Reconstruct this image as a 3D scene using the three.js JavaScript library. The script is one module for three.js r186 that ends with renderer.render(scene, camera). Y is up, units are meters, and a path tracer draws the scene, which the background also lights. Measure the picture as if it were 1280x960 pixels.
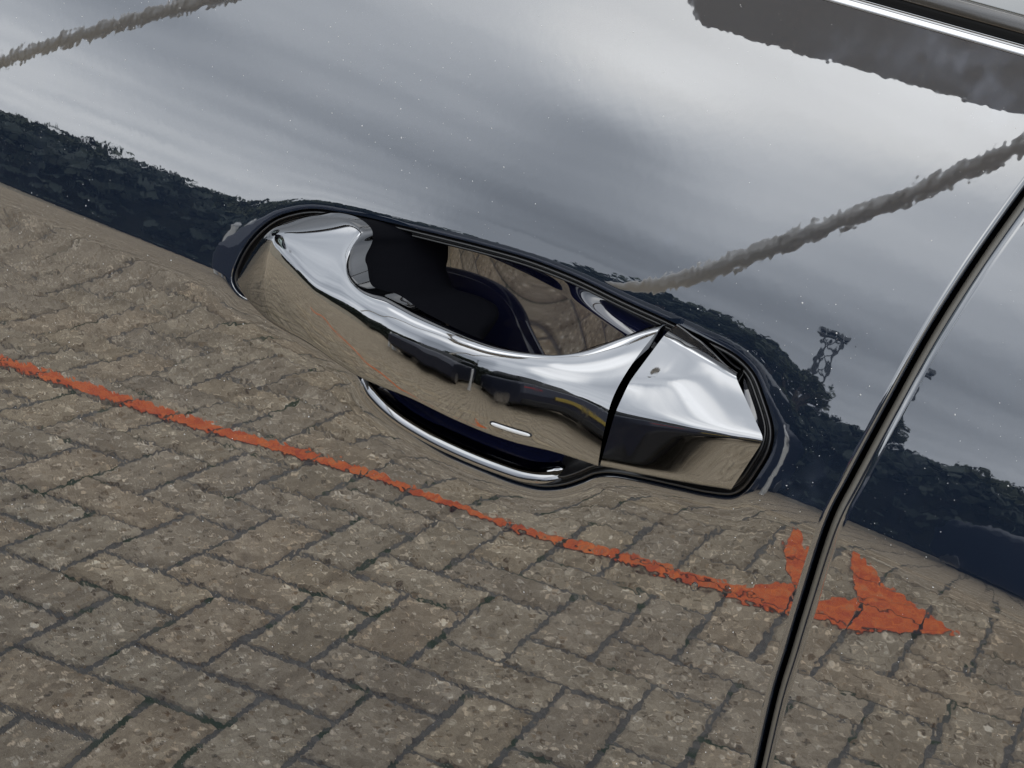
import * as THREE from 'three';
import { mergeGeometries } from 'three/addons/utils/BufferGeometryUtils.js';
import { ImprovedNoise } from 'three/addons/math/ImprovedNoise.js';
import { RoundedBoxGeometry } from 'three/addons/geometries/RoundedBoxGeometry.js';

// ------------------------------------------------------------------ camera, sky, sun, exposure
const scene = new THREE.Scene();
const cam = { position: [0.13332, 1.15845, 0.34525], back: [0.31386, 0.49075, 0.81281], up: [-0.37053, 0.85150, -0.37103], fov: 35.7124 };
const camera = new THREE.PerspectiveCamera(cam.fov, 4 / 3, 0.02, 400);
camera.position.set(...cam.position);
camera.up.set(...cam.up);
camera.lookAt(cam.position[0] - cam.back[0], cam.position[1] - cam.back[1], cam.position[2] - cam.back[2]);

const renderer = new THREE.WebGLRenderer({ antialias: true });
renderer.toneMapping = THREE.LinearToneMapping;
renderer.toneMappingExposure = 2.0;
renderer.shadowMap.enabled = true;

const PN = new ImprovedNoise();
const clamp = (x, a = 0, b = 1) => Math.min(b, Math.max(a, x));
const mix = (a, b, t) => a + (b - a) * t;
const smooth = (a, b, x) => { const t = clamp((x - a) / (b - a)); return t * t * (3 - 2 * t); };
function fbm(x, y, z, octaves = 5) {
  let s = 0, a = 0.5, f = 1;
  for (let i = 0; i < octaves; i++) { s += a * PN.noise(x * f, y * f, z * f); a *= 0.5; f *= 2.03; }
  return s;
}
let seedState = 12345;
function rnd() { seedState = (seedState + 0x6d2b79f5) | 0; let t = Math.imul(seedState ^ (seedState >>> 15), 1 | seedState); t = (t + Math.imul(t ^ (t >>> 7), 61 | t)) ^ t; return ((t ^ (t >>> 14)) >>> 0) / 4294967296; }
const R = (a, b) => a + (b - a) * rnd();

// broken overcast sky: brightness of its cloud banks as [elevation, azimuth from the door's normal, brightness]
const cloudBanks = [[7, -44, 1.39], [7, -42, 1.31], [7, -37, 1.20], [14, -36, 0.73], [14, -41, 0.71], [21, -36, 1.02], [9, -32, 0.82], [6, -34, 1.31], [14, -29, 0.62], [21, -32, 0.89], [22, -28, 0.95], [29, -31, 1.31], [32, -24, 1.70], [13, -21, 0.44], [21, -21, 0.65], [19, -18, 0.71], [12, -18, 0.42], [21, -14, 1.11], [29, -12, 1.47], [33, -18, 1.93], [35, -9, 1.93], [28, -5, 1.20], [20, -7, 0.82], [14, -8, 0.53], [13, -11, 0.53], [29, -14, 1.47], [15, -4, 0.60], [68, -20, 3.00], [70, 150, 3.00], [22, 24, 2.00], [38, 34, 2.30], [8, 30, 1.30], [44, 60, 1.70], [40, 120, 1.70], [44, -120, 1.70], [40, 180, 1.70], [14, -90, 0.90], [14, 90, 0.90], [14, 180, 0.90], [58, -60, 2.10], [58, 60, 2.20]];
{
  const W = 1024, H = 512, data = new Float32Array(W * H * 4), rad = Math.PI / 180;
  const banks = cloudBanks.map(([e, a, l]) => [Math.cos(e * rad) * Math.sin(a * rad), Math.sin(e * rad), Math.cos(e * rad) * Math.cos(a * rad), l]);
  for (let j = 0; j < H; j++) for (let i = 0; i < W; i++) {
    const el = ((j + 0.5) / H - 0.5) * Math.PI, th = ((i + 0.5) / W - 0.5) * 2 * Math.PI;
    let x = Math.cos(el) * Math.cos(th), y = Math.sin(el), z = Math.cos(el) * Math.sin(th);
    const k = 1 / (Math.max(y, 0) + 0.12), px = x * k, pz = z * k;
    const wispy = fbm(px * 1.1 + 0.35 * pz, pz * 2.6 - 0.9 * px, 3.1, 6), large = fbm(px * 0.5, pz * 0.6, 9.7, 3);
    let w = 0.02, s = w * (1.0 + 0.9 * large);
    for (const b of banks) {
      const c = b[0] * x + b[1] * y + b[2] * z;
      if (c > 0.9) { const g = Math.exp((c - 1) / 0.0028); w += g; s += g * b[3]; }
    }
    let L = (s / w) * (1 + 0.36 * wispy) ;
    L = Math.max(L, 0.25);
    const cool = clamp((1.75 - L) * 0.8, 0, 1), o = (j * W + i) * 4;
    data[o] = L * (0.985 - 0.075 * cool); data[o + 1] = L; data[o + 2] = L * (1.01 + 0.12 * cool); data[o + 3] = 1;
  }
  const sky = new THREE.DataTexture(data, W, H, THREE.RGBAFormat, THREE.FloatType);
  sky.mapping = THREE.EquirectangularReflectionMapping; sky.magFilter = THREE.LinearFilter; sky.needsUpdate = true;
  scene.background = sky; scene.environment = sky;
}
const sun = new THREE.DirectionalLight(new THREE.Color(1, 0.96, 0.9), 0.9);
sun.position.set(6, 14, -9); sun.target.position.set(0, 0, 1);
sun.castShadow = true; sun.shadow.radius = 24; sun.shadow.mapSize.set(2048, 2048);
Object.assign(sun.shadow.camera, { left: -12, right: 12, top: 12, bottom: -12, near: 1, far: 60 });
scene.add(sun, sun.target);

// ------------------------------------------------------------------ helpers
const used = {};
function numbered(name) { const n = used[name] = (used[name] ?? -1) + 1; return n ? name + '_' + String(n).padStart(3, '0') : name; }
function shade(o) { o.castShadow = true; o.receiveShadow = true; return o; }
function part(name, geometry, material, parent, kind) {
  const m = shade(new THREE.Mesh(geometry, material)); m.name = numbered(name);
  if (kind) m.userData.kind = kind;
  parent.add(m); return m;
}
function thing(name, label, category, position = [0, 0, 0], turn = 0, group) {
  const o = new THREE.Group(); o.name = numbered(name); o.position.set(...position); o.rotation.y = turn;
  o.userData = { label, category }; if (group) o.userData.group = group;
  scene.add(o); return o;
}
function texture(size, pixel, repeat = [1, 1], srgb = true) {
  const data = new Uint8Array(size * size * 4);
  for (let j = 0; j < size; j++) for (let i = 0; i < size; i++) { const c = pixel(i, j); const o = (j * size + i) * 4; for (let k = 0; k < 3; k++) data[o + k] = clamp(Math.round(c[k]), 0, 255); data[o + 3] = 255; }
  const t = new THREE.DataTexture(data, size, size); t.wrapS = t.wrapT = THREE.RepeatWrapping; t.repeat.set(...repeat);
  t.magFilter = THREE.LinearFilter; t.minFilter = THREE.LinearMipmapLinearFilter; t.generateMipmaps = true; if (srgb) t.colorSpace = THREE.SRGBColorSpace; t.needsUpdate = true; return t;
}
function gridGeometry(nu, nv, at, uv = null, closedU = false) {      // at(i, j) -> [x, y, z]
  const pos = [], tex = [], idx = [];
  for (let j = 0; j <= nv; j++) for (let i = 0; i <= nu; i++) { const p = at(i, j); pos.push(p[0], p[1], p[2]); const q = uv ? uv(p, i, j) : [p[0], p[1]]; tex.push(q[0], q[1]); }
  const w = nu + 1;
  for (let j = 0; j < nv; j++) for (let i = 0; i < nu; i++) { const a = j * w + i, b = a + 1, c = a + w, d = c + 1; idx.push(a, b, d, a, d, c); }
  const g = new THREE.BufferGeometry();
  g.setAttribute('position', new THREE.Float32BufferAttribute(pos, 3)); g.setAttribute('uv', new THREE.Float32BufferAttribute(tex, 2)); g.setIndex(idx);
  g.computeVertexNormals();
  if (closedU) {                                                       // the two ends of each row share one normal
    const n = g.attributes.normal;
    for (let j = 0; j <= nv; j++) { const a = j * w, b = a + nu, v = new THREE.Vector3(n.getX(a) + n.getX(b), n.getY(a) + n.getY(b), n.getZ(a) + n.getZ(b)).normalize(); n.setXYZ(a, v.x, v.y, v.z); n.setXYZ(b, v.x, v.y, v.z); }
  }
  return g;
}
const std = (o) => new THREE.MeshStandardMaterial(o), phys = (o) => new THREE.MeshPhysicalMaterial(o);
const lin = (r, g, b) => new THREE.Color().setRGB(r, g, b);

// ------------------------------------------------------------------ ground: block paving with a sprayed arrow
const HALF = 1024, GR = 0.8;                                           // one texture covers 0.8 m
const grains = [];
for (let k = 0; k < 6200; k++) grains.push([rnd() * HALF, rnd() * HALF, R(2.0, 7.2) * R(0.7, 1.1), rnd() < 0.6 ? R(12, 84) : -R(12, 66), R(-4, 8), R(0.55, 1.4), R(0, 3.14)]);
const speckle = new Float32Array(HALF * HALF), warm = new Float32Array(HALF * HALF);
for (const [gx, gy, r, l, wm, st, an] of grains) {
  const n = Math.ceil(r * 1.5), ca = Math.cos(an), sa = Math.sin(an);
  for (let dy = -n; dy <= n; dy++) for (let dx = -n; dx <= n; dx++) {
    const u = (dx * ca + dy * sa) * st, v = (-dx * sa + dy * ca) / st, d = Math.hypot(u, v) / r;
    if (d < 1) { const o = ((Math.floor(gy + dy) + HALF) % HALF) * HALF + ((Math.floor(gx + dx) + HALF) % HALF), f = 1 - d * d * d; speckle[o] = mix(speckle[o], l, f); warm[o] = mix(warm[o], wm, f); }
  }
}
const tile = (x, y, p, q) => { const a = 2 * Math.PI; return fbm(Math.cos(x * a) * p + q, Math.sin(x * a) * p, Math.cos(y * a) * p + 7 * q + Math.sin(y * a) * p * 1.7, 4); };
const stoneMap = texture(HALF, (i, j) => {
  const o = j * HALF + i, n1 = tile(i / HALF, j / HALF, 1.6, 2.2) * 46, n2 = tile(i / HALF, j / HALF, 9, 5.1) * 44;
  const l = 146 + n1 + n2 + speckle[o] * 1.0 + R(-26, 26), w = warm[o];
  return [l + 16 + w, l + 2, l - 21 - w];
}, [1 / GR, 1 / GR]);
const stoneBump = texture(512, (i, j) => { const l = 128 + speckle[(j * 2) * HALF + i * 2] * 1.6 + R(-14, 14); return [l, l, l]; }, [1 / GR, 1 / GR], false);
const paverMaterials = [[1, 1, 1], [0.95, 0.94, 0.94], [1.05, 1.02, 0.97], [0.91, 0.9, 0.9], [1.02, 0.98, 0.94], [0.98, 0.97, 0.95]].map(([r, g, b]) => std({ map: stoneMap, bumpMap: stoneBump, bumpScale: 0.003, color: lin(r, g, b), roughness: 0.93 }));
const soilMap = texture(512, (i, j) => { const m = smooth(0.08, 0.3, tile(i / 512, j / 512, 1.5, 8.3)), l = 100 + tile(i / 512, j / 512, 8, 3.3) * 50 + R(-12, 12); return [mix(l + 5, 56, m), mix(l, 66, m), mix(l - 9, 36, m)]; }, [1.6, 1.6]);

const ground = part('paved_ground', gridGeometry(2, 2, (i, j) => [-90 + i * 90, -0.0055, 90 - j * 90], (p) => [p[0], p[2]]), std({ map: soilMap, roughness: 1 }), scene, 'structure');
ground.userData.label = 'grey block paving of the parking area beside the car';

// one block, its top at y = 0: a worn outline of ten points, a chamfer and short sides
function blockGeometry(lx, lz, ou, ov) {
  const hx = lx / 2 - 0.0042, hz = lz / 2 - 0.0042, ring = [];
  const nx = lx > lz ? 3 : 2, nz = lx > lz ? 2 : 3;
  for (let k = 0; k < nx; k++) ring.push([-hx + 2 * hx * k / nx, hz]);
  for (let k = 0; k < nz; k++) ring.push([hx, hz - 2 * hz * k / nz]);
  for (let k = 0; k < nx; k++) ring.push([hx - 2 * hx * k / nx, -hz]);
  for (let k = 0; k < nz; k++) ring.push([-hx, -hz + 2 * hz * k / nz]);
  const j = ring.map(() => [R(-0.0016, 0.0016), R(-0.0016, 0.0016)]), pos = [], uv = [], idx = [], n = ring.length;
  const put = (x, y, z) => { pos.push(x, y, z); uv.push(x + ou, z + ov); };
  for (const [s, y] of [[0, -0.03], [0, -0.0045], [0.0045, 0]]) ring.forEach(([x, z], k) => put(x + j[k][0] - Math.sign(x) * s * (Math.abs(x) > hx * 0.98), y, z + j[k][1] - Math.sign(z) * s * (Math.abs(z) > hz * 0.98)));
  put(0, R(-0.0006, 0.0006), 0);
  for (let k = 0; k < n; k++) { const m = (k + 1) % n; for (const b of [0, n]) idx.push(b + k, b + m, b + n + m, b + k, b + n + m, b + n + k); idx.push(2 * n + k, 2 * n + m, 3 * n); }
  let g = new THREE.BufferGeometry();
  g.setAttribute('position', new THREE.Float32BufferAttribute(pos, 3)); g.setAttribute('uv', new THREE.Float32BufferAttribute(uv, 2)); g.setIndex(idx);
  g = g.toNonIndexed(); g.computeVertexNormals(); return g;
}
const lying = [], standing = [];
for (let k = 0; k < 9; k++) { lying.push(blockGeometry(0.2, 0.1, R(0, 0.8), R(0, 0.8))); standing.push(blockGeometry(0.1, 0.2, R(0, 0.8), R(0, 0.8))); }
const PX = 0.055, PZ = 0.06, blocks = [];                              // herringbone grid of 0.1 m cells
for (let i = -48; i < 34; i++) for (let j = -6; j < 60; j++) {
  const d = (((i - j) % 4) + 4) % 4, flat = d === 0;
  if (!flat && d !== 3) continue;
  const x = PX + 0.1 * (i + (flat ? 1 : 0.5)), z = PZ + 0.1 * (j + (flat ? 0.5 : 1));
  blocks.push({ x, z, flat, lx: flat ? 0.2 : 0.1, lz: flat ? 0.1 : 0.2, far: Math.hypot((x + 0.45) / 1.25, (z - 1.15) / 0.95) });
}
blocks.sort((a, b) => a.far - b.far);
const heaps = {};
blocks.forEach((b, n) => {
  const v = Math.floor(rnd() * 9), m = Math.floor(rnd() * 6), y = R(-0.0016, 0.0012), tx = R(-0.006, 0.006), tz = R(-0.006, 0.006), ty = R(-0.012, 0.012);
  const g = (b.flat ? lying : standing)[v];
  if (n < 300) { const o = part('paver', g, paverMaterials[m], ground); o.position.set(b.x, y, b.z); o.rotation.set(tx, ty, tz); }
  else (heaps[(b.flat ? 'f' : 's') + (v % 3)] ??= []).push([b, y, tx, ty, tz]);
});
{
  const rest = [], o = new THREE.Object3D();
  for (const [key, list] of Object.entries(heaps)) {
    const g0 = (key[0] === 'f' ? lying : standing)[Number(key[1])];
    for (const [b, y, tx, ty, tz] of list) { o.position.set(b.x, y, b.z); o.rotation.set(tx, ty, tz); o.updateMatrix(); rest.push(g0.clone().applyMatrix4(o.matrix)); }
  }
  part('paver_field', mergeGeometries(rest), paverMaterials[1], ground, 'stuff');
}

{ // beyond the built blocks the paving goes on as sheets whose joints are too small to tell apart
  const sheet = (x0, x1, z0, z1) => gridGeometry(1, 1, (i, j) => [i ? x1 : x0, -0.001, j ? z0 : z1], (p) => [p[0], p[2]]);
  const farMap = texture(512, (i, j) => {
    const u = i / 512 * 16, v = j / 512 * 16, row = Math.floor(v), a = (u / 2 + (row % 2) * 0.5) % 1, gap = Math.min(a, 1 - a) * 2 < 0.07 || (v % 1) < 0.07 || (v % 1) > 0.95, l = (gap ? 92 : 138) + tile(i / 512, j / 512, 2, 6.1) * 40 + R(-26, 26);
    return [l + 12, l + 2, l - 17];
  }, [1 / 1.6, 1 / 1.6]);
  part('paving_sheet', mergeGeometries([sheet(-40, -4.78, -12, 45), sheet(3.45, 40, -12, 45), sheet(-4.78, 3.45, 6.05, 45), sheet(-4.78, 3.45, -12, -0.55)]), std({ map: farMap, roughness: 0.95 }), ground, 'structure');
}

// the sprayed arrow: flat coats of paint on each block's top, broken at the joints
{
  const low = [[-2.4, 1.33], [-1.53, 1.352], [-1.09, 1.371], [-0.74, 1.422], [-0.35, 1.43], [-0.14, 1.438], [-0.03, 1.44]], high = [[-0.03, 1.486], [-0.14, 1.472], [-0.35, 1.463], [-0.74, 1.462], [-1.09, 1.42], [-1.53, 1.397], [-2.4, 1.374]];
  const arrow = [
    ...low.slice(1).map((p, k) => [low[k], p, high[low.length - 2 - k], high[low.length - 1 - k]]),
    [[-0.03, 1.438], [0.06, 1.445], [0.14, 1.508], [0.216, 1.578], [0.135, 1.63], [0.057, 1.58], [-0.002, 1.52], [-0.03, 1.486]],
    [[0.04, 1.57], [0.135, 1.63], [0.062, 1.68], [0.018, 1.75], [-0.012, 1.87], [-0.03, 1.87], [-0.018, 1.74], [0.012, 1.63]],
  ];
  const cut = (poly, x0, x1, z0, z1) => {
    let p = poly;
    for (const [k, lim, sgn] of [[0, x0, 1], [0, x1, -1], [1, z0, 1], [1, z1, -1]]) {
      const q = [];
      for (let i = 0; i < p.length; i++) { const a = p[i], b = p[(i + 1) % p.length], da = (a[k] - lim) * sgn, db = (b[k] - lim) * sgn; if (da >= 0) q.push(a); if (da * db < 0) { const t = da / (da - db); q.push([mix(a[0], b[0], t), mix(a[1], b[1], t)]); } }
      p = q; if (p.length < 3) return null;
    }
    return p;
  };
  const ragged = (p, amount) => { const out = []; p.forEach((a, i) => { const b = p[(i + 1) % p.length], n = Math.max(1, Math.ceil(Math.hypot(b[0] - a[0], b[1] - a[1]) / 0.007)); for (let k = 0; k < n; k++) { const x = mix(a[0], b[0], k / n), z = mix(a[1], b[1], k / n); out.push(new THREE.Vector2(x + amount * PN.noise(x * 70, z * 70, 1.5), z + amount * PN.noise(x * 70, z * 70, 8.5))); } }); return out; };
  const pieces = [];
  arrow.forEach((poly, n) => { for (const b of blocks) {
    const c = cut(poly, b.x - b.lx / 2 + 0.0028, b.x + b.lx / 2 - 0.0028, b.z - b.lz / 2 + 0.0022, b.z + b.lz / 2 - 0.0022);
    if (!c) continue;
    const g = new THREE.ShapeGeometry(new THREE.Shape(ragged(c, 0.0028))); g.rotateX(Math.PI / 2); g.translate(0, 0.0042 + (n % 2) * 0.0006, 0);
    const uv = g.attributes.uv, p = g.attributes.position, nn = g.attributes.normal; for (let i = 0; i < uv.count; i++) { uv.setXY(i, p.getX(i), p.getZ(i)); nn.setXYZ(i, 0, 1, 0); }
    const ix = g.index.array; for (let i = 0; i < ix.length; i += 3) { const t = ix[i]; ix[i] = ix[i + 1]; ix[i + 1] = t; }
    pieces.push(g);
  } });
  const paintMap = texture(512, (i, j) => { const n = tile(i / 512, j / 512, 3, 4.4), m = tile(i / 512, j / 512, 16, 1.3), k = clamp(0.5 + n * 1.1 + m * 1.2); const worn = 0.75 * smooth(0.12, 0.3, tile(i / 512, j / 512, 26, 7.7) + 0.5 * n - 0.06), s = R(-12, 12); return [mix(mix(190, 248, k) + s, 158, worn), mix(mix(80, 128, k) + s * 0.5, 136, worn), mix(mix(36, 46, k), 112, worn)]; }, [2.2, 2.2]);
  const o = part('painted_arrow', mergeGeometries(pieces), std({ map: paintMap, roughness: 0.8 }), scene);
  o.userData = { label: 'orange red sprayed arrow on the paving, seen mirrored low in the door', category: 'road marking' };
}

// ------------------------------------------------------------------ what stands opposite the car and shows in its paint
function leafCluster(n, sample, size) {
  const pos = [], v = new THREE.Vector3(), a = new THREE.Vector3(), b = new THREE.Vector3();
  for (let k = 0; k < n; k++) {
    sample(v); const s = size * R(0.6, 1.5);
    a.set(R(-1, 1), R(-1, 1), R(-1, 1)).normalize().multiplyScalar(s); b.set(R(-1, 1), R(-1, 1), R(-1, 1)).cross(a).normalize().multiplyScalar(s * 0.6);
    pos.push(v.x - a.x, v.y - a.y, v.z - a.z, v.x + b.x, v.y + b.y, v.z + b.z, v.x + a.x, v.y + a.y, v.z + a.z, v.x - a.x, v.y - a.y, v.z - a.z, v.x + a.x, v.y + a.y, v.z + a.z, v.x - b.x, v.y - b.y, v.z - b.z);
  }
  const g = new THREE.BufferGeometry(); g.setAttribute('position', new THREE.Float32BufferAttribute(pos, 3)); g.computeVertexNormals(); return g;
}
const leafMaterials = [[0.035, 0.047, 0.03], [0.045, 0.055, 0.03], [0.03, 0.042, 0.034]].map((c) => std({ color: lin(...c), roughness: 0.8 })), barkMaterial = std({ color: lin(0.06, 0.05, 0.04), roughness: 0.95 });
function tree(label, x, z, height, spread, variety, lobes = 9) {
  const t = thing('tree', label, 'tree', [x, 0, z], R(0, 6), 'trees far beyond the parking area');
  const trunk = [new THREE.CylinderGeometry(0.05 * height * 0.3, 0.05 * height * 0.55, height * 0.6, 9).translate(0, height * 0.3, 0)];
  const balls = [];
  for (let k = 0; k < lobes; k++) {
    const a = R(0, 6.28), r = spread * Math.sqrt(rnd()) * 0.8, h = height * R(0.35, 0.86);
    balls.push([Math.cos(a) * r, h, Math.sin(a) * r, spread * R(0.2, 0.42)]);
    const limb = new THREE.CylinderGeometry(0.012 * height, 0.025 * height, Math.hypot(r, h - height * 0.3), 6).translate(0, Math.hypot(r, h - height * 0.3) / 2, 0);
    limb.applyQuaternion(new THREE.Quaternion().setFromUnitVectors(new THREE.Vector3(0, 1, 0), new THREE.Vector3(Math.cos(a) * r, h - height * 0.3, Math.sin(a) * r).normalize())); limb.translate(0, height * 0.3, 0); trunk.push(limb);
  }
  balls.push([0, height * 0.8, 0, spread * 0.45]);
  part('trunk', mergeGeometries(trunk), barkMaterial, t);
  part('crown', leafCluster(lobes * 300, (v) => { const b = balls[Math.floor(rnd() * balls.length)], q = Math.cbrt(rnd()); v.randomDirection().multiplyScalar(b[3] * q); v.set(b[0] + v.x, b[1] + v.y * 0.8, b[2] + v.z); }, spread * 0.06), leafMaterials[variety % 3], t);
  return t;
}
const polar = (az, dist) => [dist * Math.sin(az * Math.PI / 180), dist * Math.cos(az * Math.PI / 180)];
let tall = 0;
[[-53, 34, 1.92, 3.2, 9], [-49, 36, 2.04, 3.4, 9], [-46, 34, 1.56, 3, 9], [-43, 35, 1.95, 3.2, 9], [-40.5, 36, 2.42, 3.2, 9], [-37.5, 34, 2.22, 3, 9], [-34, 36, 2.29, 3.2, 9], [-30, 34, 2.45, 3, 9], [-26, 36, 3.11, 3, 9], [-22, 34, 3.41, 3, 9], [-18, 35, 4.09, 3.2, 9], [-14.5, 30, 5.78, 2.6, 14], [-11.5, 30, 6.69, 2.7, 14], [-8.3, 30, 5.72, 1.9, 14], [-5, 34, 4.18, 2.2, 9], [-2.5, 36, 4.06, 2.4, 9], [0.5, 34, 4.42, 2.5, 9], [4, 36, 3.61, 3, 9], [8, 34, 3.35, 3, 9], [13, 36, 3.23, 3.2, 9], [19, 34, 3.41, 3.3, 9], [26, 36, 3.87, 3.5, 9], [-60, 36, 2.67, 3.5, 9]].forEach(([az, dist, h, spread, lobes], k) => { const [x, z] = polar(az, dist); tree(h > 5 ? ["leftmost", "middle", "rightmost"][tall++] + " of three tall dark trees standing above the tree line" : "dark green bushy tree in the far tree line", x, z, h, spread, k, lobes); });
function hedge(label, x0, x1, z, h, depth) {
  const t = thing('hedge', label, 'hedge', [(x0 + x1) / 2, 0, z]), w = x1 - x0;
  part('foliage', leafCluster(Math.round(w * 900), (v) => { v.set(R(-w / 2, w / 2), 0, 0); const top = h * (0.88 + 0.22 * PN.noise(v.x * 1.3, z, 4.4)); v.y = top * (1 - rnd() * rnd()); v.z = R(-depth / 2, depth / 2); }, 0.075), leafMaterials[2], t);
  part('core', new RoundedBoxGeometry(w - 0.2, h * 0.8, depth * 0.7, 2, 0.15).translate(0, h * 0.4, 0), std({ color: lin(0.012, 0.015, 0.01), roughness: 1 }), t);
}
hedge('low dark green hedge opposite the car, left of the parked cars', -18, -3.9, 6.6, 1.15, 1.2);
hedge('low dark green hedge opposite the car, behind the right-hand parked car', -2.4, 12, 8.6, 1.6, 1.2);
for (const x of [-3.05, -2.85, -0.62]) {
  const t = thing('marker_post', { '-3.05': 'white post furthest left of the three, beside the blue parked car', '-2.85': 'white post in the middle, close beside the left one', '-0.62': 'white post on its own to the right of the blue parked car' }[x], 'post', [x, 0, 4.6], 0, 'white posts opposite the car');
  part('shaft', new THREE.CylinderGeometry(0.05, 0.055, 0.95, 14).translate(0, 0.475, 0), std({ color: lin(0.7, 0.7, 0.68), roughness: 0.7 }), t);
  part('cap', new THREE.SphereGeometry(0.056, 14, 8, 0, 6.3, 0, 1.57).translate(0, 0.95, 0), std({ color: lin(0.5, 0.5, 0.5), roughness: 0.7 }), t);
}
{ // floodlight mast among the trees
  const [x, z] = polar(-5.9, 34), t = thing('floodlight_mast', 'tall lattice floodlight mast rising behind the trees', 'mast', [x, 0, z]), steel = std({ color: lin(0.05, 0.055, 0.06), roughness: 0.6, metalness: 0.3 }), bars = [];
  const bar = (a, b, r) => { const A = new THREE.Vector3(...a), B = new THREE.Vector3(...b), l = A.distanceTo(B); const g = new THREE.CylinderGeometry(r, r, l, 6).translate(0, l / 2, 0); g.applyQuaternion(new THREE.Quaternion().setFromUnitVectors(new THREE.Vector3(0, 1, 0), B.clone().sub(A).normalize())); g.translate(A.x, A.y, A.z); bars.push(g); };
  for (const [sx, sz] of [[-1, -1], [1, -1], [1, 1], [-1, 1]]) bar([sx * 0.3, 0, sz * 0.3], [sx * 0.2, 8.7, sz * 0.2], 0.06);
  for (let k = 0; k < 9; k++) { const h = k * 0.97, w = mix(0.3, 0.2, k / 9); bar([-w, h, -w], [w, h + 0.97, -w], 0.035); bar([w, h, w], [-w, h + 0.97, w], 0.035); bar([w, h, -w], [w, h + 0.97, w], 0.03); }
  part('lattice', mergeGeometries(bars), steel, t);
  part('head_frame', new RoundedBoxGeometry(0.95, 0.12, 0.5, 2, 0.03).translate(0, 8.75, 0), steel, t);
  for (let k = 0; k < 4; k++) part('floodlight', new RoundedBoxGeometry(0.21, 0.34, 0.26, 2, 0.05).rotateX(0.5).translate(-0.36 + k * 0.24, 9.05, -0.05), steel, t);
}
{ // canopy edge and two cables overhead
  const t = thing('canopy', 'pale grey canopy roof edge overhead, mirrored dark at top right of the door', 'canopy'), grey = std({ color: lin(0.8, 0.82, 0.88), roughness: 0.7 });
  part('roof', new RoundedBoxGeometry(1.75, 0.14, 1.45, 3, 0.06).translate(-0.575, 4.09, 2.95), grey, t);
  for (const x of [-1.2, 0.05]) part('beam', new RoundedBoxGeometry(0.1, 0.14, 5.2, 2, 0.02).translate(x, 4.2, 0.4), grey, t);
  for (const x of [-1.2, 0.05]) part('post', new THREE.CylinderGeometry(0.06, 0.06, 4.16, 16).translate(x, 2.08, -2.1), grey, t);
  const cableMaterial = std({ color: lin(0.88, 0.86, 0.83), roughness: 0.8 });
  for (const [x0, z0, x1, z1, near, far, label] of [[0.2, 3.3, -10.4, 34, 0.045, 0.4, 'thick overhead cable running straight out from the canopy'], [-1.1, 2.03, -28, 26.2, 0.055, 0.22, 'thick overhead cable running off to the left above the hedge']]) {
    const L = Math.hypot(x1 - x0, z1 - z0), g = new THREE.CylinderGeometry(near, far, L, 14, 1).translate(0, -L / 2, 0);
    g.applyQuaternion(new THREE.Quaternion().setFromUnitVectors(new THREE.Vector3(0, -1, 0), new THREE.Vector3(x1 - x0, 0, z1 - z0).normalize())).translate(x0, 4, z0);
    const o = part('overhead_cable', g, cableMaterial, scene); o.userData = { label, category: 'cable', group: 'cables overhead' };
  }
}
function parkedCar(label, x, z, turn, paint, plateColor) {
  const t = thing('parked_car', label, 'car', [x, 0, z], turn, 'cars parked opposite');
  const prof = (pts) => new THREE.Shape(pts.map(([a, b]) => new THREE.Vector2(a, b)));
  const ext = (pts, w, bev) => new THREE.ExtrudeGeometry(prof(pts), { depth: w - 2 * bev, bevelEnabled: true, bevelSize: bev, bevelThickness: bev, bevelSegments: 4, curveSegments: 6 }).translate(0, 0, -w / 2 + bev);
  const body = phys({ color: paint, roughness: 0.45, ior: 1.5 }), glass = phys({ color: lin(0.01, 0.012, 0.014), roughness: 0.25, ior: 1.3, specularIntensity: 0.6 }), black = std({ color: lin(0.012, 0.012, 0.013), roughness: 0.7 }), alloy = std({ color: lin(0.5, 0.5, 0.52), metalness: 0.9, roughness: 0.3 });
  part('body', ext([[-2.1, 0.42], [-1.75, 0.3], [1.8, 0.28], [2.12, 0.42], [2.15, 0.72], [1.95, 0.86], [1.05, 0.97], [-1.7, 1.0], [-2.05, 0.95], [-2.14, 0.7]], 1.76, 0.09), body, t);
  part('windows', ext([[-1.85, 0.98], [1.08, 0.95], [0.35, 1.36], [-0.3, 1.43], [-1.25, 1.4]], 1.56, 0.1), glass, t);
  part('roof', ext([[-1.32, 1.42], [0.3, 1.4], [-0.2, 1.475], [-0.8, 1.485]], 1.36, 0.06), body, t);
  for (const [a, b] of [[-1.32, 0.8], [-1.32, -0.8], [1.35, 0.8], [1.35, -0.8]]) {
    const w = part('wheel', new THREE.CylinderGeometry(0.22, 0.22, 0.17, 24).rotateX(Math.PI / 2).translate(a, 0.32, b), alloy, t);
    part('tyre', new THREE.TorusGeometry(0.26, 0.075, 12, 30).translate(a, 0.33, b), black, w);
  }
  for (const s of [-1, 1]) { part('rear_light', new RoundedBoxGeometry(0.08, 0.2, 0.34, 2, 0.03).translate(-2.13, 0.82, s * 0.66), std({ color: lin(0.35, 0.01, 0.01), roughness: 0.2 }), t); part('headlight', new RoundedBoxGeometry(0.12, 0.13, 0.34, 2, 0.04).translate(2.1, 0.72, s * 0.62), std({ color: lin(0.6, 0.62, 0.64), roughness: 0.1 }), t); }
  part('number_plate', new RoundedBoxGeometry(0.02, 0.11, 0.46, 2, 0.008).translate(-2.245, 0.72, 0), std({ color: plateColor, roughness: 0.4 }), t);
  part('bumper', new RoundedBoxGeometry(0.14, 0.2, 1.6, 2, 0.05).translate(-2.16, 0.44, 0), black, t);
}
const yellow = lin(0.34, 0.25, 0.05);
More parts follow.
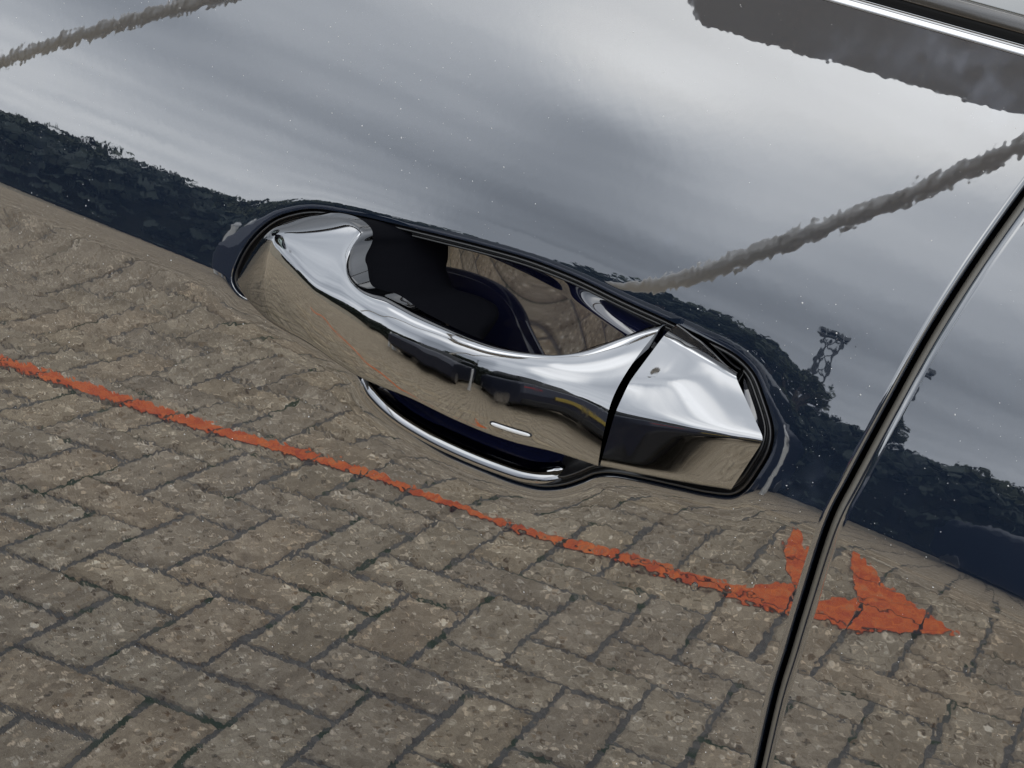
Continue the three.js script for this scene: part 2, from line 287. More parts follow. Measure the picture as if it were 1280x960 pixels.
parkedCar('navy parked car nearest the front, right of the white posts, yellow rear number plate', 1.2, 5.3, -Math.PI / 2 - 0.22, lin(0.012, 0.016, 0.034), yellow);
parkedCar('dark blue parked car opposite between the white posts, its nose to the door', -1.75, 6.1, Math.PI / 2 + 0.05, lin(0.012, 0.015, 0.03), lin(0.1, 0.1, 0.1));
parkedCar('black parked car furthest back, its nose towards the door', -3.7, 10.6, Math.PI / 2 - 0.04, lin(0.01, 0.01, 0.011), lin(0.1, 0.1, 0.1));

// ------------------------------------------------------------------ the car: measured curves (metres; x along the car, y up, z out from the door)
const gripUpper = [[-0.1196,0.9459,0.0030],[-0.1173,0.9525,0.0030],[-0.1143,0.9598,0.0022],[-0.1101,0.9667,0.0013],[-0.1050,0.9728,0.0009],[-0.0990,0.9778,0.0010],[-0.0922,0.9822,0.0010],[-0.0829,0.9858,0.0016],[-0.0731,0.9884,0.0031],[-0.0660,0.9879,0.0072],[-0.0642,0.9839,0.0132],[-0.0627,0.9807,0.0178],[-0.0598,0.9777,0.0209],[-0.0552,0.9761,0.0228],[-0.0496,0.9761,0.0238],[-0.0423,0.9772,0.0248],[-0.0359,0.9770,0.0253],[-0.0297,0.9765,0.0256],[-0.0234,0.9763,0.0259],[-0.0171,0.9760,0.0260],[-0.0107,0.9756,0.0258],[-0.0042,0.9752,0.0253],[0.0018,0.9750,0.0246],[0.0075,0.9751,0.0236],[0.0135,0.9761,0.0224],[0.0191,0.9777,0.0209],[0.0236,0.9792,0.0188],[0.0271,0.9809,0.0165],[0.0305,0.9830,0.0138],[0.0342,0.9855,0.0111],[0.0382,0.9882,0.0083],[0.0426,0.9910,0.0056],[0.0475,0.9936,0.0030]];
const gripRidge = [[-0.1196,0.9459,0.0030],[-0.1135,0.9540,0.0068],[-0.1076,0.9608,0.0104],[-0.1022,0.9661,0.0135],[-0.0966,0.9695,0.0165],[-0.0907,0.9704,0.0191],[-0.0846,0.9701,0.0216],[-0.0786,0.9699,0.0238],[-0.0725,0.9694,0.0258],[-0.0665,0.9689,0.0275],[-0.0608,0.9687,0.0291],[-0.0552,0.9688,0.0305],[-0.0498,0.9690,0.0317],[-0.0445,0.9692,0.0327],[-0.0395,0.9694,0.0334],[-0.0347,0.9696,0.0340],[-0.0300,0.9699,0.0343],[-0.0255,0.9701,0.0345],[-0.0211,0.9703,0.0346],[-0.0167,0.9705,0.0345],[-0.0123,0.9706,0.0344],[-0.0081,0.9706,0.0342],[-0.0039,0.9706,0.0338],[0.0003,0.9706,0.0333],[0.0047,0.9705,0.0325],[0.0091,0.9702,0.0315],[0.0136,0.9699,0.0304],[0.0182,0.9696,0.0290],[0.0228,0.9691,0.0275],[0.0276,0.9686,0.0257],[0.0325,0.9681,0.0237],[0.0375,0.9675,0.0216],[0.0424,0.9669,0.0195]];
const gripLower = [[-0.1196,0.9459,0.0030],[-0.1144,0.9449,0.0069],[-0.1079,0.9442,0.0107],[-0.1004,0.9438,0.0143],[-0.0934,0.9440,0.0176],[-0.0864,0.9450,0.0206],[-0.0795,0.9463,0.0234],[-0.0730,0.9476,0.0258],[-0.0669,0.9484,0.0280],[-0.0613,0.9488,0.0298],[-0.0561,0.9488,0.0314],[-0.0511,0.9488,0.0326],[-0.0462,0.9488,0.0337],[-0.0413,0.9490,0.0347],[-0.0364,0.9495,0.0355],[-0.0315,0.9500,0.0361],[-0.0268,0.9506,0.0366],[-0.0222,0.9510,0.0369],[-0.0177,0.9511,0.0371],[-0.0132,0.9509,0.0371],[-0.0088,0.9506,0.0370],[-0.0045,0.9502,0.0367],[-0.0004,0.9498,0.0362],[0.0037,0.9494,0.0355],[0.0074,0.9490,0.0347],[0.0110,0.9486,0.0337],[0.0146,0.9483,0.0326],[0.0185,0.9480,0.0313],[0.0228,0.9480,0.0299],[0.0274,0.9481,0.0283],[0.0325,0.9479,0.0266],[0.0385,0.9473,0.0246],[0.0446,0.9466,0.0225]];
const capUpper = [[0.0489,0.9907,0.0010],[0.0521,0.9902,0.0008],[0.0553,0.9896,0.0006],[0.0585,0.9891,0.0003],[0.0616,0.9884,0.0000],[0.0648,0.9876,-0.0004],[0.0680,0.9867,-0.0009],[0.0711,0.9857,-0.0015],[0.0743,0.9848,-0.0020]];
const capFold = [[0.0454,0.9772,0.0150],[0.0489,0.9783,0.0133],[0.0524,0.9794,0.0117],[0.0558,0.9805,0.0100],[0.0594,0.9815,0.0080],[0.0631,0.9823,0.0057],[0.0668,0.9831,0.0032],[0.0706,0.9838,0.0006],[0.0744,0.9845,-0.0020]];
const capRidge = [[0.0447,0.9670,0.0195],[0.0506,0.9676,0.0179],[0.0564,0.9682,0.0163],[0.0622,0.9687,0.0147],[0.0680,0.9692,0.0130],[0.0737,0.9697,0.0111],[0.0793,0.9701,0.0091],[0.0849,0.9704,0.0070],[0.0906,0.9708,0.0050]];
const capLower = [[0.0455,0.9473,0.0236],[0.0512,0.9477,0.0218],[0.0570,0.9481,0.0201],[0.0625,0.9485,0.0183],[0.0678,0.9488,0.0165],[0.0726,0.9491,0.0146],[0.0772,0.9492,0.0126],[0.0816,0.9494,0.0105],[0.0861,0.9496,0.0085]];
const openingOutline = [[-0.1250,0.9434],[-0.1244,0.9527],[-0.1206,0.9623],[-0.1138,0.9714],[-0.1055,0.9772],[-0.0968,0.9810],[-0.0805,0.9842],[-0.0636,0.9865],[-0.0471,0.9885],[-0.0278,0.9907],[-0.0089,0.9923],[0.0099,0.9923],[0.0288,0.9909],[0.0441,0.9901],[0.0591,0.9890],[0.0710,0.9877],[0.0788,0.9844],[0.0847,0.9785],[0.0917,0.9691],[0.0932,0.9624],[0.0922,0.9546],[0.0900,0.9465],[0.0868,0.9424],[0.0787,0.9392],[0.0662,0.9364],[0.0547,0.9339],[0.0447,0.9312],[0.0392,0.9282],[0.0349,0.9238],[0.0289,0.9185],[0.0212,0.9141],[0.0108,0.9116],[-0.0042,0.9106],[-0.0198,0.9105],[-0.0363,0.9130],[-0.0485,0.9161],[-0.0566,0.9204],[-0.0617,0.9262],[-0.0687,0.9303],[-0.0832,0.9330],[-0.0989,0.9360],[-0.1115,0.9380],[-0.1206,0.9390]];
const cupRimLine = [[-0.0605,0.9260,0.0003],[-0.0548,0.9214,0.0006],[-0.0450,0.9172,0.0008],[-0.0301,0.9146,0.0009],[-0.0142,0.9140,0.0009],[0.0011,0.9147,0.0008],[0.0125,0.9162,0.0007],[0.0198,0.9184,-0.0004],[0.0247,0.9211,-0.0026],[0.0269,0.9242,-0.0047]];
const gapLine = [[0.1295,0.8262],[0.1238,0.8718],[0.1222,0.8935],[0.1207,0.9141],[0.1188,0.9465],[0.1200,0.9643],[0.1223,0.9883],[0.1250,1.0125],[0.1286,1.0335],[0.1329,1.0528],[0.1372,1.0692]];
const CREASE = 0.9448, SLOPE = 0.0225, TWIST = 9.35 * 0.01745;
const tilt = [[-0.8, -7], [-0.45, -4.4], [-0.25, -2.4], [-0.15, 0.45], [-0.05, 2.9], [-0.004, 3.1], [0.004, 13], [0.02, 14.5], [0.05, 17.5], [0.1, 22.5], [0.15, 26.5], [0.25, 31], [0.4, 34]];                                                 // height above the crease -> lean of the panel in degrees
const STEP = 0.0005, LOW = -0.8, COUNT = 2801, profile = new Float64Array(COUNT);
{
  const lean = new Float64Array(COUNT), soft = new Float64Array(COUNT);
  for (let i = 0; i < COUNT; i++) { const h = LOW + i * STEP; let k = 0; while (k < tilt.length - 2 && h > tilt[k + 1][0]) k++; const [h0, a0] = tilt[k], [h1, a1] = tilt[k + 1]; lean[i] = mix(a0, a1, clamp((h - h0) / (h1 - h0))); }
  const kern = []; let sum = 0; for (let k = -16; k <= 16; k++) { kern.push(Math.exp(-0.5 * (k / 3.2) ** 2)); sum += kern[kern.length - 1]; }
  for (let i = 0; i < COUNT; i++) { let s = 0; for (let k = -16; k <= 16; k++) s += kern[k + 16] * lean[clamp(i + k, 0, COUNT - 1)]; soft[i] = s / sum; }
  for (let i = 1; i < COUNT; i++) profile[i] = profile[i - 1] - Math.tan((soft[i] + soft[i - 1]) * Math.PI / 360) * STEP;
  const zero = profile[Math.round(-LOW / STEP)]; for (let i = 0; i < COUNT; i++) profile[i] -= zero;
}
function cubicAt(q) { const i = clamp(Math.floor(q), 1, COUNT - 3), t = q - i, a = profile[i - 1], b = profile[i], c = profile[i + 1], d = profile[i + 2]; return b + 0.5 * t * (c - a + t * (2 * a - 5 * b + 4 * c - d + t * (3 * (b - c) + d - a))); }
const skin = (x, y) => { const h = y - CREASE - SLOPE * x; return cubicAt((h - LOW) / STEP) + TWIST * x * Math.min(h, 0) * (h < 0 ? h / (h - 0.01) : 0); };
const gapPoints = [[0.168, 0.28], [0.162, 0.45], [0.1525, 0.62], [0.139, 0.75], ...gapLine, [0.1445, 1.0965], [0.151, 1.12]].map(([x, y]) => new THREE.Vector2(x, y));
const gapTable = new THREE.SplineCurve(gapPoints).getPoints(1200);
function gapAt(y) { let lo = 0, hi = gapTable.length - 1; while (hi - lo > 1) { const m = (lo + hi) >> 1; if (gapTable[m].y <= y) lo = m; else hi = m; } const a = gapTable[lo], b = gapTable[hi]; return mix(a.x, b.x, clamp((y - a.y) / (b.y - a.y))); }
const REAR_TURN = 0.036;
const rearSkin = (x, y) => skin(x, y) + REAR_TURN * (x - gapAt(y)) - 0.0004;
const TOP = 1.0945, BOTTOM = 0.3, FRONT = -0.86, REAR = 1.0;

// closed outline of the handle opening, evenly resampled
const NO = 1400;
const opening = (() => { const c = new THREE.CatmullRomCurve3(openingOutline.map(([x, y]) => new THREE.Vector3(x, y, 0)), true, 'centripetal'); c.arcLengthDivisions = 3000; return c.getSpacedPoints(NO).slice(0, NO).map((p) => [p.x, p.y]); })();
const inward = opening.map((p, i) => { const a = opening[(i + NO - 3) % NO], b = opening[(i + 3) % NO], dx = b[0] - a[0], dy = b[1] - a[1], l = Math.hypot(dx, dy); return [dy / l, -dx / l]; });
{ let area = 0; for (let i = 0; i < NO; i++) { const a = opening[i], b = opening[(i + 1) % NO]; area += a[0] * b[1] - b[0] * a[1]; } if (area > 0) inward.forEach((n) => { n[0] *= -1; n[1] *= -1; }); }
const sparse = opening.filter((_, i) => i % 5 === 0);
const awayFromOpening = (x, y) => {                                    // distance to the outline, exact along its short chords
  let m = 1, at = 0; sparse.forEach((p, i) => { const d = (p[0] - x) ** 2 + (p[1] - y) ** 2; if (d < m) { m = d; at = i; } });
  if (m > 0.002) return Math.sqrt(m);
  for (let k = at * 5 - 6; k < at * 5 + 6; k++) { const a = opening[(k + NO) % NO], b = opening[(k + 1 + NO) % NO], ux = b[0] - a[0], uy = b[1] - a[1], t = clamp(((x - a[0]) * ux + (y - a[1]) * uy) / (ux * ux + uy * uy)); m = Math.min(m, (a[0] + ux * t - x) ** 2 + (a[1] + uy * t - y) ** 2); }
  return Math.sqrt(m);
};
const dip = (d) => -0.00030 * Math.exp(-d / 0.0055) - 0.0001 * Math.exp(-d / 0.0009);
const EDGE = -0.0004;                                                  // depth of the skin right at the opening

// materials of the car
const peel = (() => {                                                 // ripple of the lacquer, a few millimetres wide; slopes stored as a normal map
  const N = 1024, waves = []; const gx = new Float32Array(N * N), gy = new Float32Array(N * N);
  for (let k = 0; k < 90; k++) { const a = R(0, Math.PI), f = 21 * Math.pow(7.5, rnd()); waves.push([Math.round(f * Math.cos(a) * 1.05), Math.round(f * Math.sin(a) * 0.95), R(0, 6.28), R(0.5, 1.2)]); }
  const sx = new Float32Array(N), cx = new Float32Array(N);
  let m = 0;
  for (const [u, v, ph, am] of waves) {
    for (let i = 0; i < N; i++) { sx[i] = Math.sin(2 * Math.PI * u * i / N + ph); cx[i] = Math.cos(2 * Math.PI * u * i / N + ph); }
    const l = Math.hypot(u, v) || 1;
    for (let j = 0; j < N; j++) { const s = Math.sin(2 * Math.PI * v * j / N), c = Math.cos(2 * Math.PI * v * j / N); for (let i = 0; i < N; i++) { const w = am * (cx[i] * c - sx[i] * s); gx[j * N + i] += w * u / l; gy[j * N + i] += w * v / l; } }
  }
  let q = 0; for (let i = 0; i < N * N; i++) q += gx[i] ** 2 + gy[i] ** 2; q = Math.sqrt(q / N / N / 2); m = 127 / (4 * q);
  return texture(N, (i, j) => [127.5 - gx[j * N + i] * m, 127.5 - gy[j * N + i] * m, 255], [1 / 0.256, 1 / 0.256], false);   // one unit of slope = 4 r.m.s.
})();
const smudges = [[0.1073, 0.9537, 0.005, 0.5], [0.1018, 0.9536, 0.003, 0.3], [0.1094, 0.9620, 0.004, 0.35], [0.1612, 0.9492, 0.012, 0.2], [0.0662, 1.0830, 0.008, 0.6], [0.0816, 1.0836, 0.007, 0.45], [0.0927, 1.0901, 0.008, 0.7], [0.1138, 1.0843, 0.014, 0.8], [0.1019, 1.0891, 0.006, 0.5], [0.0362, 1.0138, 0.002, 0.5], [0.1644, 0.9688, 0.006, 0.3], [0.0667, 0.9842, 0.004, 0.2], [0.1390, 0.9725, 0.01, 0.15]];
const paintMap = texture(1024, (i, j) => {                             // one metre square: navy under a thin uneven film of dust
  const x = (i + 0.5) / 1024 - 0.86, y = (j + 0.5) / 1024 + 0.25;
  let d = 0.10 * (0.5 + fbm(x * 14, y * 14, 2.2, 4)) + 0.05 * rnd() + 0.09 * smooth(0.08, 0.32, fbm(x * 95, y * 6, 6.4, 3)) * smooth(-0.2, 0.3, fbm(x * 9, y * 9, 1.7, 2));
  for (const [sx, sy, r, a] of smudges) { const q = ((x - sx) ** 2 + (y - sy) ** 2) / (r * r); if (q < 4) d += a * Math.exp(-q) * clamp(0.4 + 1.6 * fbm(x * 160, y * 160, 5.5, 3)); }
  return [mix(13, 110, d * 0.5), mix(20, 113, d * 0.5), mix(31, 122, d * 0.5)];
});
const paint = phys({ map: paintMap, roughness: 0.015, ior: 2.333, normalMap: peel, normalScale: new THREE.Vector2(0.0036, 0.0036) });
const plainPaint = phys({ color: lin(0.007, 0.008, 0.026), roughness: 0.035, ior: 1.7 });
const chromeMarks = texture(512, (i, j) => { const x = i / 512, y = j / 512, n = tile(x, y, 2.5, 3.7), m = tile(x, y, 14, 9.1), k = smooth(0.05, 0.42, n) * clamp(0.5 + m * 1.6); const v = 7 + 26 * k + R(0, 4); return [v, v, v]; }, [1 / 0.09, 1 / 0.09], false);
const chrome = phys({ color: lin(0.19, 0.193, 0.2), metalness: 1, roughness: 1, roughnessMap: chromeMarks, normalMap: peel, normalScale: new THREE.Vector2(0.0012, 0.0012) });
const satinBlack = phys({ color: lin(0.004, 0.004, 0.0045), roughness: 0.28, ior: 1.5 });
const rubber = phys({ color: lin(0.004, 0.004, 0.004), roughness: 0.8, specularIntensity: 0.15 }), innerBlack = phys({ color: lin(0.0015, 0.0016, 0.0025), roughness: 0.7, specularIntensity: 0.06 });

const car = thing('car', 'dark navy blue car with a chrome door handle, seen close up from its side', 'car');
const doorUV = (p) => [p[0] + 0.86, p[1] - 0.25];

{ // door with the handle: rings from the opening out to the door's edges, then the rounded edge along the gap
  const K = 190, cx = -0.018, cy = 0.953, HEM = 0.0023;
  const out = opening.map(([x, y]) => {
    const dx = x - cx, dy = y - cy; let s = 1e9;
    if (dx < 0) s = Math.min(s, (FRONT - cx) / dx);
    if (dy > 0) s = Math.min(s, (TOP - cy) / dy); if (dy < 0) s = Math.min(s, (BOTTOM - cy) / dy);
    if (dx > 0) { let q = s; for (let k = 0; k < 40; k++) { const yy = clamp(cy + dy * q, BOTTOM, TOP); q = Math.min(s, mix(q, (gapAt(yy) - 0.0013 - HEM - cx) / dx, 0.7)); } s = Math.min(s, q); }
    return [cx + dx * s, clamp(cy + dy * s, BOTTOM, TOP)];
  });
  const panel = gridGeometry(NO, K, (i, j) => {
    const k = i % NO, u = j / K, s = 0.15 * u + 0.85 * u * u, x = mix(opening[k][0], out[k][0], s), y = mix(opening[k][1], out[k][1], s);
    const near = Math.hypot(x - opening[k][0], y - opening[k][1]);
    return [x, y, skin(x, y) + (near < 0.09 ? dip(j === 0 ? 0 : awayFromOpening(x, y)) : 0)];
  }, doorUV, true);
  const hem = gridGeometry(420, 12, (i, j) => {
    const y = mix(BOTTOM, TOP, i / 420), e = gapAt(y) - 0.0013 - HEM;
    if (j > 9) return [e + HEM, y, skin(e, y) - HEM - 0.006 * (j - 9)];
    const a = j / 9 * Math.PI / 2; return [e + HEM * Math.sin(a), y, skin(e, y) - HEM * (1 - Math.cos(a))];
  }, doorUV);
  const lip = gridGeometry(NO, 4, (i, j) => {                          // the skin turns inwards round the opening
    const k = i % NO, [x, y] = opening[k], [nx, ny] = inward[k], q = [[0, 0], [0.00025, -0.0002], [0.0004, -0.0007], [0.00045, -0.003], [0.00045, -0.006]][j];
    return [x + nx * q[0], y + ny * q[0], skin(x, y) + EDGE + q[1]];
  }, doorUV, true);
  const bottomReturn = gridGeometry(100, 1, (i, j) => { const x = mix(FRONT, gapAt(BOTTOM) - 0.0019, i / 100); return [x, BOTTOM, skin(x, BOTTOM) - 0.03 * j]; }, doorUV);
  part('door', mergeGeometries([panel, hem, lip, bottomReturn]), paint, car);
}
{ // the next door, beyond the gap
  const HEM = 0.0027, NX = 260, NY = 460;
  const face = gridGeometry(NX, NY, (i, j) => { const y = mix(BOTTOM, TOP, j / NY), u = i / NX, e = gapAt(y) + 0.0018 + HEM, x = mix(e, REAR, 0.12 * u + 0.88 * u * u * u); return [x, y, rearSkin(x, y)]; }, doorUV);
  const hem = gridGeometry(420, 12, (i, j) => {
    const y = mix(BOTTOM, TOP, i / 420), e = gapAt(y) + 0.0018 + HEM;
    if (j > 9) return [e - HEM - 0.0005, y, rearSkin(e, y) - HEM - 0.006 * (j - 9)];
    const a = j / 9 * Math.PI / 2; return [e - HEM * Math.sin(a), y, rearSkin(e, y) - HEM * (1 - Math.cos(a))];
  }, doorUV);
  part('door', mergeGeometries([face, hem]), paint, car);
}
// weather strip in the gap: a black channel with a pale dusty bulb against the second door
part('door_seal', gridGeometry(300, 6, (i, j) => { const y = mix(BOTTOM, TOP, i / 300), g = gapAt(y), q = [[-0.012, -0.004], [-0.002, -0.012], [-0.001, -0.016], [0.001, -0.017], [0.003, -0.015], [0.004, -0.012], [0.014, -0.004]][j]; return [g + q[0], y, skin(g, y) + q[1] - 0.002]; }), rubber, car);
part('edge_strip', gridGeometry(300, 10, (i, j) => { const y = mix(BOTTOM, TOP, i / 300), g = gapAt(y) + 0.0024, a = mix(-0.6, 3.0, j / 10); return [g - 0.0003 + 0.0020 * Math.cos(a) * 0.9, y, skin(g, y) - 0.0040 + 0.0024 * Math.sin(a)]; }), phys({ color: lin(0.075, 0.07, 0.06), roughness: 0.55 }), car);

// recess behind the handle
const spineA = [-0.074, 0.953], spineB = [0.03, 0.955];
const cupDepth = (x) => mix(0.030, 0.002, smooth(-0.06, 0.062, x));
const cup = gridGeometry(NO / 2, 60, (i, j) => {
  const k = (i * 2) % NO, [x0, y0] = opening[k], [nx, ny] = inward[k], bx = x0 + nx * 0.0052, by = y0 + ny * 0.0052, s = j / 60;
  const t = clamp(((bx - spineA[0]) * (spineB[0] - spineA[0])) / (spineB[0] - spineA[0]) ** 2), tx = mix(spineA[0], spineB[0], t), ty = mix(spineA[1], spineB[1], t);
  const x = mix(bx, tx, s), y = mix(by, ty, s);
  const floor = -0.0075 - cupDepth(x) + 0.09 * (y - 0.953), wall = smooth(0, 0.2, s);
  return [x, y, mix(skin(x0, y0) - 0.0062, floor, wall)];
}, doorUV, true);
part('handle_recess', cup, phys({ color: lin(0.0034, 0.0042, 0.0135), roughness: 0.025, ior: 1.85 }), car);
part('handle_gasket', gridGeometry(NO / 2, 13, (i, j) => {
  const k = (i * 2) % NO, [x, y] = opening[k], [nx, ny] = inward[k];
  const q = [[0.0005, -0.006], [0.0008, -0.0026], [0.0012, -0.0012], [0.0017, -0.0007], [0.0022, -0.0011], [0.0026, -0.0024], [0.0029, -0.0034], [0.0033, -0.0028], [0.0038, -0.0022], [0.0043, -0.0024], [0.0047, -0.0034], [0.0050, -0.006], [0.0056, -0.008], [0.006, -0.012]][j];
  const wide = j > 10 ? smooth(0.015, 0.045, x) * 0.0022 * (j - 10) : 0;
  return [x + nx * (q[0] + wide), y + ny * (q[0] + wide), skin(x, y) + EDGE + q[1] + 0.0006 - (j > 5 ? 0.004 * (1 - smooth(0.924, 0.934, y)) * (1 - smooth(0.02, 0.03, x)) : 0)];
}, null, true), satinBlack, car);
{
  const c = new THREE.CatmullRomCurve3(cupRimLine.map((p) => new THREE.Vector3(...p)), false, 'centripetal'), pts = c.getSpacedPoints(160), fr = pts.map((p, i) => { const a = pts[Math.max(0, i - 1)], b = pts[Math.min(160, i + 1)]; const l = Math.hypot(b.x - a.x, b.y - a.y); return [-(b.y - a.y) / l, (b.x - a.x) / l]; });
  const bevel = [[-0.0029, -0.0040], [-0.0028, -0.0006], [-0.0025, 0.0002], [-0.0018, 0.0007], [-0.0008, 0.0006], [0.0, 0.0003], [0.0008, -0.0002], [0.0015, -0.0007], [0.0022, -0.0014], [0.0028, -0.0026], [0.0031, -0.0070]];
  part('recess_rim', gridGeometry(10, 160, (i, j) => { const p = pts[j], n = fr[j], e = Math.min(1, Math.min(j, 160 - j) / 12 + 0.1), r = Math.sqrt(e); return [p.x + n[0] * bevel[i][0] * r, p.y + n[1] * bevel[i][0] * r, p.z + 0.0004 + bevel[i][1] * r - 0.001 * (1 - r)]; }), chrome, car);
}

// the handle
const handle = new THREE.Group(); handle.name = 'door_handle'; car.add(handle);
const track = (list) => { const v = list.map((p) => new THREE.Vector3(...p)), n = v.length - 1; return (t) => { const q = clamp(t) * n, i = Math.min(Math.floor(q), n - 1), f = q - i, a = v[Math.max(0, i - 1)], b = v[i], c = v[i + 1], d = v[Math.min(n, i + 2)]; const g = (k) => b[k] + 0.5 * f * (c[k] - a[k] + f * (2 * a[k] - 5 * b[k] + 4 * c[k] - d[k] + f * (3 * (b[k] - c[k]) + d[k] - a[k]))); return [g('x'), g('y'), g('z')]; }; };
const table = (list) => (t) => { let k = 0; while (k < list.length - 2 && t > list[k + 1][0]) k++; const [a, u] = list[k], [b, w] = list[k + 1]; return mix(u, w, smooth(0, 1, (t - a) / (b - a))); };
const upper = track(gripUpper), ridge = track(gripRidge), lower = track(gripLower);
function gripFace(t, w) {                                              // through the ridge with one lean (15 degrees) all along it, up to the upper and down to the lower edge
  const a = upper(t), b = ridge(t), c = lower(t), lean = [c[0] - b[0], c[1] - b[1], 0.265 * Math.abs(c[1] - b[1])], end = w < 0 ? a : c;
  return [0, 1, 2].map((k) => b[k] + w * lean[k] + w * w * (end[k] - b[k] + (w < 0 ? lean[k] : -lean[k])));
}
function roundSection(poly, n, passes, rounds) {                      // even resampling, then a few averaging passes that round the corners
  const len = [0]; for (let i = 1; i < poly.length; i++) len.push(len[i - 1] + Math.max(1e-6, Math.hypot(poly[i][0] - poly[i - 1][0], poly[i][1] - poly[i - 1][1], poly[i][2] - poly[i - 1][2])));
  let pts = []; let k = 0;
  for (let i = 0; i <= n; i++) { const q = len[len.length - 1] * i / n; while (k < len.length - 2 && q > len[k + 1]) k++; const f = clamp((q - len[k]) / (len[k + 1] - len[k])); pts.push([0, 1, 2].map((m) => mix(poly[k][m], poly[k + 1][m], f))); }
  for (let r = 0; r < passes; r++) pts = pts.map((p, i) => (i === 0 || i === n ? p : p.map((v, m) => 0.25 * pts[i - 1][m] + 0.5 * v + 0.25 * pts[i + 1][m])));
  return pts;
}
function loft(nt, n, section, closeStart, closeEnd) {
  const rows = []; for (let j = 0; j <= nt; j++) rows.push(section(j / nt));
  const gs = [gridGeometry(n, nt, (i, j) => rows[j][i])];
  const lid = (row, flip) => { const m = [0, 1, 2].map((k) => row.reduce((s, p) => s + p[k], 0) / row.length), pos = [], idx = []; row.forEach((p) => pos.push(...p)); pos.push(...m); for (let i = 0; i < row.length; i++) { const a = i, b = (i + 1) % row.length; idx.push(...(flip ? [b, a] : [a, b]), row.length); } let g = new THREE.BufferGeometry(); g.setAttribute('position', new THREE.Float32BufferAttribute(pos, 3)); g.setAttribute('uv', new THREE.Float32BufferAttribute(new Float32Array(pos.length / 3 * 2), 2)); g.setIndex(idx); g.computeVertexNormals(); return g; };
  if (closeStart) gs.push(lid(rows[0], true)); if (closeEnd) gs.push(lid(rows[nt], false));
  return mergeGeometries(gs);
}
const upperBack = table([[0, -0.006], [0.2, -0.008], [0.3, 0.003], [0.36, 0.011], [0.43, 0.0195], [0.6, 0.0222], [0.77, 0.0185], [0.89, 0.0075], [1, -0.003]]), lowerBack = table([[0, -0.006], [0.12, -0.008], [0.26, 0.006], [0.42, 0.018], [0.6, 0.02], [0.8, 0.012], [1, 0.004]]);
part('grip', loft(300, 110, (t) => {
  const a = upper(t), c = lower(t), poly = [], ub = Math.min(upperBack(t), a[2] - 0.0015), lb = Math.min(lowerBack(t), c[2] - 0.001);
  const into = smooth(0.22, 0.3, t) * (1 - smooth(0.45, 0.55, t)) ;
  poly.push([a[0] + 0.002 * into, a[1] - 0.001 + 0.001 * into, ub]);
  for (let k = 0; k <= 40; k++) poly.push(gripFace(t, -1 + k / 20));
  poly.push([c[0], c[1] + 0.0035, lb]);
  return roundSection(poly, 110, 4);
}, false, true), chrome, handle);
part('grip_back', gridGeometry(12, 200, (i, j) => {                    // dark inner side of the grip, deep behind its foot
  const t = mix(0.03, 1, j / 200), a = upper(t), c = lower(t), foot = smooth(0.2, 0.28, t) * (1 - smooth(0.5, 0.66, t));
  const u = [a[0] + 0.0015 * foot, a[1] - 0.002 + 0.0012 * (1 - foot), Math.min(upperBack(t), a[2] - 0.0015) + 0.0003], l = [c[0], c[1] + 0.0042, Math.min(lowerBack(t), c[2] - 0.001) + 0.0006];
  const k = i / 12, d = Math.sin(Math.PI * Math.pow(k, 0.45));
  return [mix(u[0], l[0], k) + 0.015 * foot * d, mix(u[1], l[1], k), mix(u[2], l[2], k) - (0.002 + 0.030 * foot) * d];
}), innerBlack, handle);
const capA = track(capUpper), capM = track(capFold), capB = track(capRidge), capC = track(capLower);
part('end_cap', loft(90, 120, (t) => {
  const a = capA(t), m = capM(t), b = capB(t), c = capC(t), back = -0.012;
  return roundSection([[a[0], a[1] - 0.001, back], a, m, b, c, [c[0], c[1] + 0.001, back]], 120, 10);
}, true, true), chrome, handle);
{ // small pale slot low on the grip
  const slot = (grow, proud) => gridGeometry(60, 8, (i, j) => {
    const u = mix(-1, 1, i / 60), v = mix(-1, 1, j / 8), half = Math.sqrt(Math.max(0, 1 - Math.pow(Math.abs(u), 10)));
    const t = 0.818 + (0.05 + grow * 0.35) * u, w = 0.77 + (0.031 + grow) * v * half, p = gripFace(t, w), q = gripFace(t, w + 0.01), r = gripFace(t + 0.01, w);
    const n = new THREE.Vector3(q[0] - p[0], q[1] - p[1], q[2] - p[2]).cross(new THREE.Vector3(r[0] - p[0], r[1] - p[1], r[2] - p[2])).normalize(); if (n.z < 0) n.negate();
    const e = proud * (1 - 0.5 * v * v);
    return [p[0] + n.x * e, p[1] + n.y * e, p[2] + n.z * e];
  });
  part('slot_surround', slot(0.014, 0.0003), satinBlack, handle);
  part('slot', slot(0, 0.0005), std({ color: lin(0.4, 0.41, 0.42), roughness: 0.4 }), handle);
}

